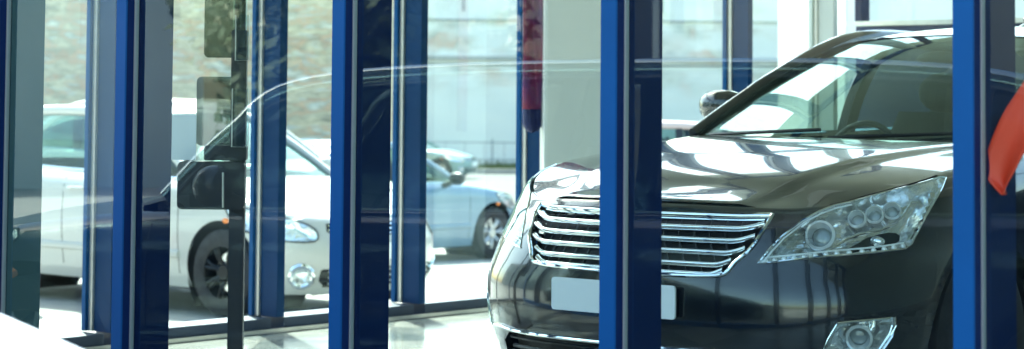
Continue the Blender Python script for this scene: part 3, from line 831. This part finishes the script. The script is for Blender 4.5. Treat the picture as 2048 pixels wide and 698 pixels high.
# curved red pennant at the right edge
edge_l = [(2075, 120), (2040, 175), (2010, 220), (1990, 262), (1976, 300), (1970, 335), (1978, 362), (2003, 389)]
edge_r = [(2120, 190), (2092, 235), (2075, 265), (2058, 290), (2042, 315), (2030, 340), (2015, 366), (2004, 390)]
def on_glass(x, y, off=.035):
    d_ = CAMROT.to_3x3() @ Vector(((x - 1024) / FPX, -(y + 9) / FPX, -1)); t = (K + U * off).dot(U) / Vector((d_.x, d_.y, 0)).dot(U)
    return Vector((0, 0, EYE)) + d_ * t
L_, R_ = catmull([on_glass(x, y) for x, y in edge_l], 5), catmull([on_glass(x, y) for x, y in edge_r], 5)
rows = [[p.lerp(q, k / 8) + U * (.02 * math.sin(math.pi * k / 8)) for k in range(9)] for p, q in zip(L_, R_)]
fr = MB().grid(rows).build('pennant', 'flag_red', smooth=True, thick=.003)
MB().grid([[p + U * .004 for p in r] for r in rows]).build('added_lining', 'banner_navy', fr, smooth=True)  # navy backing added so the pennant's reflection in the black car stays dim
tag(fr, 'curved orange red pennant cloth tapering to a point at the right edge of the view', 'pennant')
MB().tube([on_glass(2075, 120), on_glass(2110, 60), on_glass(2118, -900)], .006, 6).build('cord', 'charcoal', fr)
# round glass pendant lamp, upper right
Yl = 9.4; p = at(2062, 82, Yl)
o = MB().ball(p, .085, 24, 14).build('pendant_lamp', 'opal', smooth=True)
MB().tube([p + Vector((0, 0, .08)), Vector((p.x, p.y, HT - .005))], .005, 6).build('cord', 'charcoal', o)
MB().lathe([(.03, .07), (.035, .10), (.012, .13)], p, 'Z', 16).build('cap', 'satin_chrome', o, smooth=True)
tag(o, 'round milky glass pendant lamp hanging at the upper right edge of the view', 'pendant lamp')

# ------------------------------------------------------------------ the black showroom car
HERO['W'] = [(.15, .87), (.3, .905), (.5, .922), (.7, .925), (.85, .912), (1.1, .89)]
HERO['n'] = [(.2, 2.7), (.5, 2.75), (.62, 2.42), (.75, 2.07), (1.1, 2.0)]
HPOS, HYAW = (.364, 7.18, 0), -R(39.56)
hero = empty('show_car', HPOS, HYAW)
tag(hero, 'glossy black sedan with wide chrome barred grille parked inside the glass showroom', 'car')
HC = Shape(**HERO)
def zc(s, z): return min(z, HC.ze(s) - .005)
H_LAMP = [(s, zc(s, z)) for s, z in [(.325, .637), (.36, .683), (.395, .726), (.445, .778), (.485, .806), (.53, .828), (.575, .846), (.62, .860), (.67, .873), (.725, .885), (.80, .899), (.86, .910), (.93, .921), (.95, .915), (.90, .885), (.865, .858), (.83, .825), (.80, .79), (.78, .755), (.765, .725), (.755, .70), (.735, .686), (.68, .680), (.62, .674), (.55, .668), (.495, .663), (.44, .655), (.39, .647), (.35, .640)]]
H_GR = [(-.3, .586), (.11, .588), (.185, .591), (.235, .600), (.266, .637), (.302, .671), (.325, .700), (.340, .726), (.357, .76), (.367, .794), (.2, .797), (-.3, .797)]
H_FOG = [(.49, .34), (.512, .40), (.54, .452), (.62, .459), (.725, .464), (.722, .44), (.712, .41), (.675, .36), (.64, .33), (.56, .32)]
H_INT = [(-.3, .20), (.36, .20), (.40, .24), (.38, .30), (.33, .335), (-.3, .335)]
pt = car_body(hero, HC, 'black_paint', (.93, 3.78), dict(lamp=H_LAMP, grille=H_GR, fog=H_FOG, intake=H_INT), 2.6, zbot=.16, doors=((1.5, 2.62), (2.67, 3.6)), arch=.385)
hl = lamp_parts(hero, HC, H_LAMP, pt['lamp'], .0035, .075)
fl = lamp_parts(hero, HC, H_FOG, pt['fog'], .004, .06, name='fog_light')
def lamp_ring(o, s, z, r, depth, side, inner=True, name='projector'):
    n = norm_at(HC, s, z); c = lift(HC, s, z, -depth, side); n = Vector((n.x * side, n.y, n.z)); n = (n + Vector((0, -.8, -.0))).normalized()
    a = n.cross(Vector((0, 0, 1))).normalized(); b = a.cross(n).normalized()
    mb = MB(); rows = []
    for rr, h in ((r * 1.0, .0), (r * 1.20, .008), (r * 1.16, .020), (r * .95, .026), (r * .80, .006), (r * .72, -.012)):
        rows.append([c + n * h + a * (rr * math.cos(t)) + b * (rr * math.sin(t)) for t in [2 * math.pi * k / 28 for k in range(28)]])
    mb.grid(rows, closed=True); ring = mb.build(name, 'lamp_ring', o, smooth=True)
    lb = MB(); rows = []
    for k in range(7):
        t = math.pi / 2 * k / 6
        rows.append([c + n * (-.016 + r * .22 * math.cos(t)) + a * (r * .72 * math.sin(t) * math.cos(q)) + b * (r * .72 * math.sin(t) * math.sin(q)) for q in [2 * math.pi * j / 24 for j in range(24)]])
    lb.grid(rows, closed=True).build('bulb_lens', 'lamp_eye', ring, smooth=True)
    return ring
mat('lamp_eye', (.30, .34, .35), .05, metal=.1, coat=1)
mat('lamp_ring', (.95, .97, .97), .10, metal=.3, coat=1)
mat('led_clear', (.95, .97, .97), .2, coat=1)
for sd in (1, -1):
    lamp_ring(hl[sd], .498, .745, .044, .045, sd)
    for s, z in ((.595, .796), (.648, .808), (.705, .820)): lamp_ring(hl[sd], s, z, .027, .036, sd, name='high_beam')
    # light guide along the lower edge and its row of clear studs
    lo = [(.345, .650), (.39, .657), (.44, .664), (.495, .672), (.55, .678), (.62, .684), (.68, .690), (.735, .697)]
    MB().tube([lift(HC, s, z + .011, -.014, sd) for s, z in lo], .0035, 6).build('light_guide', 'led_clear', hl[sd], smooth=True)
    for k in range(14):
        u = k / 13 * (len(lo) - 1); i = min(int(u), len(lo) - 2); s = lo[i][0] + (lo[i + 1][0] - lo[i][0]) * (u - i); z = lo[i][1] + (lo[i + 1][1] - lo[i][1]) * (u - i)
        p = lift(HC, s, z, -.016, sd); MB().ball(p, .0105, 10, 6).build('led_stud', 'lamp_ring', hl[sd], smooth=True)
    rim_ = [(s, z) for s, z in H_LAMP if s < .60]; i0 = H_LAMP.index((.325, .637)) if (.325, .637) in H_LAMP else 0
    up_ = [H_LAMP[k] for k in range(0, 7)]; dn_ = [H_LAMP[0]] + [H_LAMP[-k] for k in range(1, 8)]
    for P_ in (up_, dn_): MB().tube([lift(HC, s + .004, z - (.006 if P_ is up_ else -.003), -.004, sd) for s, z in P_], .0032, 6).build('light_rim', 'led_clear', hl[sd], smooth=True)
    # inner sweep dividing the lamp, dark turn-signal pocket and ribbed outer strip
    MB().tube([lift(HC, s, z, -.03, sd) for s, z in [(.50, .685), (.53, .705), (.56, .728), (.60, .745), (.66, .757), (.71, .778), (.745, .81), (.78, .855)]], [.004, .008, .010, .010, .010, .009, .007, .004], 8, .5).build('inner_trim', 'satin_chrome', hl[sd], smooth=True)
    pk = MB(); pk.grid([[lift(HC, s, z0 + (z1 - z0) * v / 4, -.052, sd) for v in range(5)] for s, z0, z1 in ((.575, .705, .708), (.60, .700, .722), (.63, .700, .738), (.67, .703, .748), (.70, .708, .752), (.725, .714, .748), (.74, .722, .738))]).build('signal_pocket', 'black_plastic', hl[sd], smooth=True)
    for k in range(7):
        z_ = .672 + .016 * k; s0_ = .355 + .014 * k
        MB().grid([[lift(HC, s0_ + (.455 - s0_ + .006 * k) * u / 6, z_ + .012 * u / 6 + dz, -.028 - dd, sd) for dz, dd in ((0, 0), (.007, .008), (.013, .02))] for u in range(7)]).build('flute', 'satin_chrome' if k % 2 else 'chrome', hl[sd], smooth=True)
    for k in range(5):
        s0_ = .545 + .012 * k; z_ = .70 + .013 * k
        MB().grid([[lift(HC, s0_ - .03 + .05 * u / 5, z_ - .012 + .01 * u / 5 + dz, -.036 - dd, sd) for dz, dd in ((0, 0), (.006, .008))] for u in range(6)]).build('flute', 'chrome', hl[sd], smooth=True)
    pk2 = MB().ball(lift(HC, .66, .722, -.04, sd), (.028, .02, .018)).build('signal_bulb', 'reflector', hl[sd], smooth=True)
    rb = MB()
    for k in range(7):
        t = k / 6; s = .745 + .10 * t; z = .715 + .14 * t
        rb.grid([[lift(HC, s + dx, z + dz + dx * .25, -.012, sd) for dx in (0, .022)] for dz in (0, .017)])
    rb.build('side_reflector', 'satin_chrome', hl[sd])
    lamp_ring(fl[sd], .625, .395, .038, .035, sd, name='fog_projector')
    ed = [(.725, .468), (.728, .44), (.718, .405), (.68, .352), (.645, .322)]
    MB().tube([lift(HC, s, z, .004, sd) for s, z in ed], .012, 8, .5).build('fog_trim', 'chrome', fl[sd], smooth=True)
# grille: dark backing, chrome surround, six swept bars
gb = MB()
for sd in (1, -1):
    g_ = patch_mesh(HC, [p for p in pt['grille'] if p[0] == sd], -.055)[sd]; gb.add(g_.v, g_.f)
gr = gb.build('grille', 'mesh_black', hero, smooth=True)
def gpath(poly_pts, off):
    a = [lift(HC, max(s, .001), z, off, 1) for s, z in poly_pts]; b = [lift(HC, max(s, .001), z, off, -1) for s, z in poly_pts]
    return a, b
outl = [(.0, .586)] + H_GR[1:10]
a, b = gpath(outl, .002)
wl = []
for P_ in (a, b):
    q = catmull(P_, 3); MB().tube(q, .0075, 8, .9).build('surround', 'chrome', gr, smooth=True)
def s_edge(z):
    e = sorted([(z_, s_) for s_, z_ in H_GR[3:10]]); return interp(z, e)
for k, z in enumerate((.792, .752, .712, .672, .632, .598)):
    se = s_edge(z) - .004; n = 36; pts = []; rad = []
    for i in range(2 * n + 1):
        q = -1 + i / n; s = abs(q) * se; up = .016 * max(0, (abs(q) - .82) / .18) ** 1.6 if k else 0
        pts.append(lift(HC, max(s, .001), z + up, -.012 + .010 * max(0, abs(q) - .8) * 5 * .6, 1 if q >= 0 else -1)); rad.append(.0105 if k in (0, 5) else .0088)
    mb = MB()
    for i in range(len(pts)):
        pass
    # a flattened blade with a rolled lip
    rows = []
    for i, p in enumerate(pts):
        d = (pts[min(i + 1, len(pts) - 1)] - pts[max(0, i - 1)]).normalized(); nn = d.cross(Vector((0, 0, 1))).normalized()
        if nn.y > 0: nn = -nn
        h = rad[i] * (1.25 if k == 0 else 1)
        rows.append([p + nn * x + Vector((0, 0, y)) for x, y in ((.0, h), (.007, h * .6), (.009, 0), (.004, -h), (-.012, -h * .9), (-.03, -.1 * h), (-.03, h * .5))])
    mb.grid(rows, closed=True).build('grille_bar', 'chrome', gr, smooth=True, sharp=60)
fins = MB()
for sgn in (1, -1):
    for k in range(1, 9):
        s = .04 * k + .01
        for z0, z1 in ((.755, .79), (.715, .75), (.675, .71), (.635, .67), (.60, .63)):
            if s > s_edge((z0 + z1) / 2) - .02: continue
            p0, p1 = lift(HC, s, z0, -.035, sgn), lift(HC, s, z1, -.035, sgn)
            fins.tube([p0, p1], .004, 4)
fins.build('grille_fins', 'black_plastic', gr)
ib = MB()
for sd in (1, -1):
    g_ = patch_mesh(HC, [p for p in pt['intake'] if p[0] == sd], -.05)[sd]; ib.add(g_.v, g_.f)
ig = ib.build('lower_intake', 'mesh_black', hero, smooth=True)
for z in (.24, .275, .31):
    MB().tube([lift(HC, abs(q) * .36, z, -.02, 1 if q >= 0 else -1) for q in [-1 + k / 20 for k in range(41)]], .007, 6).build('intake_bar', 'black_plastic', ig, smooth=True)
lip = [(.0, .342), (.15, .342), (.30, .345), (.40, .352), (.50, .338), (.60, .312), (.75, .30), (.9, .30)]
for P_ in gpath(lip, .004): MB().tube(catmull(P_, 4), .009, 8, .8).build('bumper_trim', 'chrome', hero, smooth=True)
# blank number plate on its dark holder
MB().box((0, -.012, .497), (.50, .012, .10)).build('plate_holder', 'black_plastic', hero, bevel=.004)
pl = MB()
def rrect(w, h, r, y):
    out = []
    for cx, cz, a0 in ((w - r, h - r, 0), (-w + r, h - r, 90), (-w + r, -h + r, 180), (w - r, -h + r, 270)):
        for k in range(5): out.append((cx + r * math.cos(R(a0 + k * 22.5)), y, .500 + cz + r * math.sin(R(a0 + k * 22.5))))
    return out
fr_, bk_ = rrect(.262, .056, .012, -.026), rrect(.262, .056, .012, -.018)
pl.add(fr_ + bk_, [tuple(range(20))[::-1], tuple(range(20, 40))] + [(i, (i + 1) % 20, 20 + (i + 1) % 20, 20 + i) for i in range(20)])
pl.build('number_plate', 'plate_white', hero)
def crease(l, b):
    lc = .34 + .22 * b; t = max(0, min(1, (lc + .05 - l) / .06)); return .014 * t * t * (3 - 2 * t) * min(1, b / .3)
HRAIL = [(.745, 1.54, 1.03), (.665, 2.0, 1.255), (.575, 2.48, 1.435), (.555, 3.0, 1.468), (.56, 3.5, 1.43), (.62, 4.0, 1.24), (.70, 4.35, 1.08)]
deck_surface(HC, hero, 'hood', 'black_paint', 0, 1.50, [(0, 0), (.10, .004), (.25, .024), (.5, .032), (1.0, .024), (1.5, .004)], crease, rows=60, cols=60, bow=.25, power=3.6)
deck_surface(HC, hero, 'boot_lid', 'black_paint', 4.3, 4.9, [(4.3, .02), (4.9, 0)], rows=12)
HG = dict(rail=HRAIL, seg=(2, 4), bulge=(.25, .12, .08), windows=[(1.66, 2.72), (2.80, 3.6), (3.66, 4.15)], pillars=[(2.76, .09), (3.62, .09)], trim='chrome')
greenhouse(hero, HC, HG, 'black_paint', ('hero_glass', 'car_glass'), seats='seat_dark')
for sd in (1, -1):
    for bw in (.93, 3.78): wheel(hero, sd, bw, .80, .335, 9, 'rim_silver', .335)
    mirror(hero, .92, 2.20, 1.15, 'black_paint', sd)
    rows = [[lift(HC, 2.42 + .3 * i / 8, .78 + .16 * j / 5, .006, sd) for j in range(6)] for i in range(9)]
    MB().grid(rows).build('tail_light', 'red_lamp', hero, smooth=True)
for x0, x1 in ((-.62, -.02), (.05, .66)):
    w = []
    for k in range(13):
        x = x0 + (x1 - x0) * k / 12; w.append((x, 1.54 - .25 * (1 - (x / .745) ** 2) + .015 + .06 * k / 12, 1.015 + .018 + .03 * k / 12))
    MB().tube(w, .008, 6).build('wiper', 'black_plastic', hero, smooth=True)
MB().box((0, 2.45, .22), (1.5, 3.9, .12)).build('underbody', 'underbody', hero)
MB().ball((0, 2.32, 1.36), (.12, .02, .035)).build('rear_view_mirror', 'black_plastic', hero, smooth=True)

# ------------------------------------------------------------------ outside: parked cars
def px_at(x, Y): return (x - 1024) / FPX * Y
generic_car('parked_car', 'white hatchback parked right outside the far glass, nose towards the black car', HATCH, dict(G_HATCH, dark_pillars=False), 'white_paint', (-.875, 15.3, zg(15.8)), R(50), 1.02, doors=((1.32, 2.68), (2.684, 3.42)), rim='rim_dark', seats='seat_dark')
c2 = generic_car('parked_car', 'blue sedan parked beyond the white hatchback, its front wheel beside the black car headlight', SEDAN, G_SEDAN, 'blue_paint', (-.30, 27.2, zg(27)), R(139.5), 1.04, mirmat='black_plastic', group=None)
generic_car('parked_car', 'small grey green car with an amber lamp, parked far off by the pale wall', SEDAN, G_SEDAN, 'teal_paint', (-1.15, 67, zg(67)), R(72), 1.0)
generic_car('parked_car', 'cream car with steep windscreen standing behind the bonnet of the white hatchback', HATCH, G_HATCH, 'cream_paint', (px_at(800, 22) , 21.6, zg(22)), R(66), 1.2)
generic_car('parked_car', 'pale rose car whose roof shows left of the black car windscreen', HATCH, G_HATCH, 'rose_paint', (px_at(1750, 28), 28, zg(28)), R(80), 1.16)
REFL = dict(SEDAN, L=5.8, b2=4.9, zE=[(.05, .70), (.3, .74), (.6, .80), (1.2, .88), (1.6, .90), (3.0, .92), (5.2, .95), (5.8, .9)])
G_REFL = dict(G_SEDAN, rail=[(.73, 1.38, .94), (.66, 1.62, 1.18), (.57, 1.92, 1.36), (.55, 3.0, 1.42), (.55, 4.4, 1.40), (.62, 4.9, 1.2), (.70, 5.25, .97)], windows=[(1.48, 2.85), (2.95, 4.3), (4.4, 5.0)], pillars=[(2.9, .09), (4.35, .10)])
rc = generic_car('parked_car', 'long dark navy car outside the near glass, seen only as a reflection in it', REFL, G_REFL, 'navy_paint', (-3.82, 7.58, -.17), R(-156.7), 1.02, railmat='satin_chrome', wheels=(.86, 4.75), doors=((1.38, 2.85), (2.9, 4.3)), glass=('dark_car_glass', 'dark_car_glass'), seats='seat_dark')

# ------------------------------------------------------------------ outside: buildings and walls
def block(name, label, x0, x1, y0, y1, z0, z1, m, wins=None, face='y0'):
    r = empty(name, (0, 0, 0)); tag(r, label, 'building')
    MB().box(((x0 + x1) / 2, (y0 + y1) / 2, (z0 + z1) / 2), (x1 - x0, y1 - y0, z1 - z0)).build('wall', m, r)
    MB().box(((x0 + x1) / 2, (y0 + y1) / 2, z1 + .16), (x1 - x0 + .5, y1 - y0 + .5, .3)).build('roof', 'concrete_edge', r)
    for u0, zb, w_, h_ in (wins or []):
        if face == 'y0': c_, s_ = (u0, y0 - .02, zb + h_ / 2), (w_, .04, h_); fs = (w_ + .16, .10, .08)
        else: c_, s_ = (x1 + .02, u0, zb + h_ / 2), (.04, w_, h_); fs = (.10, w_ + .16, .08)
        wo = MB().box(c_, s_).build('window', 'win_dark', r)
        d_ = MB()
        for dz in (-h_ / 2 - .04, h_ / 2 + .04): d_.box((c_[0], c_[1], c_[2] + dz), fs)
        for du in (-w_ / 2 - .04, 0, w_ / 2 + .04):
            if face == 'y0': d_.box((c_[0] + du, c_[1] - .02, c_[2]), (.08, .09, h_))
            else: d_.box((c_[0] + .02, c_[1] + du, c_[2]), (.09, .08, h_))
        d_.build('frame', 'pale_paint', wo)
    return r
xl, xr = at(-700, 0, 45).x, at(770, 0, 45).x
block('stone_building', 'rough beige stone building with patched brickwork behind the white hatchback', xl, xr, 45, 58, zg(45) - .1, 5.0, 'stone_wall', [(at(330, 0, 45).x, -9, .1, .1)][:0])
# long pale wall with seams and a rail along its top course
pw = empty('boundary_wall', (0, 0, 0)); tag(pw, 'long pale blue painted wall with faded red and rust marks far behind the car park', 'wall')
MB().box((20, 82.5, 2.4), (90, .8, 8.0)).build('panels', 'pale_wall', pw)
MB().box((20, 82.5, 6.46), (90, 1.0, .1)).build('coping', 'concrete_edge', pw)
mb = MB()
for zz in (2.55, 4.3): mb.box((20, 82.06, zz), (90, .05, .05))
for k in range(-8, 26): mb.box((k * 2.6 + .7, 82.055, 5.5), (.06, .04, 1.7))
mb.build('seam', 'gasket', pw)
MB().box((20, 81.95, 2.80), (90, .12, .14)).build('ledge', 'concrete_edge', pw)
fn = empty('railing', (0, 0, 0)); tag(fn, 'low thin metal railing along the foot of the pale wall', 'railing')
mb = MB()
for zz in (-.45, -1.1): mb.box((5, 79.5, zz), (50, .03, .035))
for k in range(-25, 42): mb.box((k * .75 + 5 - 6, 79.5, -.85), (.018, .018, .9))
mb.build('bars', 'gasket', fn)
for k in range(-5, 9): MB().box((k * 3.0 + 2.3, 79.5, -.8), (.05, .05, .98)).build('post', 'gasket', fn)

# side of the street the glass reflects
block('grey_building', 'grey rendered house across the yard, seen mirrored in the leftmost panes', -34, -26, 8.2, 30, -.2, 9, 'grey_render', [(y, z, 1.2, 1.5) for y in (20, 23, 26.5) for z in (1.2, 4.6)], 'x1')
block('brown_building', 'brown rendered house across the yard, seen mirrored beside the third blue mullion', -30, -22, -1.2, 3.4, -.2, 6, 'brown_render', [(1.6, 1.4, 1.1, 1.4)], 'x1')
block('beige_building', 'beige rendered house with windows across the yard, mirrored in the black car', -32, -24, -26, -2.4, -.2, 7.5, 'beige_render', [(y, z, 1.2, 1.5) for y in (-5, -9, -13, -17, -21) for z in (1.2, 4.4)], 'x1')
def tree(loc, h, r, label, lo=.42):
    t = empty('tree', loc); tag(t, label, 'tree', None)
    mb = MB(); mb.tube([(0, 0, 0), (.05, .03, h * .25), (0, 0, h * .5), (.1, 0, h * .75)], [.17, .14, .10, .04], 10)
    for k in range(7):
        a = k * 2.4; z0 = h * (.3 + .06 * k); mb.tube([(0, 0, z0), (.5 * r * math.cos(a), .5 * r * math.sin(a), z0 + .15 * h), (.85 * r * math.cos(a), .85 * r * math.sin(a), z0 + .22 * h)], [.07, .04, .015], 6)
    mb.build('trunk', 'bark', t, smooth=True)
    cr = MB(); cl = []
    for k in range(70):
        a = random.uniform(0, 6.28); rr = r * math.sqrt(random.random()) * .8; cl.append((rr * math.cos(a), rr * math.sin(a), h * random.uniform(lo, .95), random.uniform(.4, .75)))
    for cx, cy, cz, cr_ in cl:
        for _ in range(300):
            v = Vector((random.gauss(0, 1), random.gauss(0, 1), random.gauss(0, .8))).normalized() * cr_ * random.uniform(.6, 1.15)
            p = Vector((cx, cy, cz)) + v; a = Vector((random.uniform(-1, 1), random.uniform(-1, 1), random.uniform(-1, 1))).normalized() * .10; b = a.cross(Vector((random.random(), random.random(), 1))).normalized() * .06
            cr.add([p - a, p + b, p + a, p - b], [(0, 1, 2, 3)])
    cr.build('crown', 'leaves', t, weld=False)
tree((-16, 5.5, -.17), 5.0, 1.7, 'dark leafy tree in front of the gap between the grey and the brown house', .08)
tree((-19, -4.5, -.17), 5.0, 1.5, 'smaller tree in front of the beige house across the yard')
# white building glimpsed above the navy screen
block('white_building', 'pale rendered building beyond the navy screen at the upper right', at(1690, 0, 40).x, at(2500, 0, 40).x, 40, 50, zg(40), 5.2, 'pale_paint', [(at(1815, 0, 40).x, 3.4, 1.9, 1.2)])
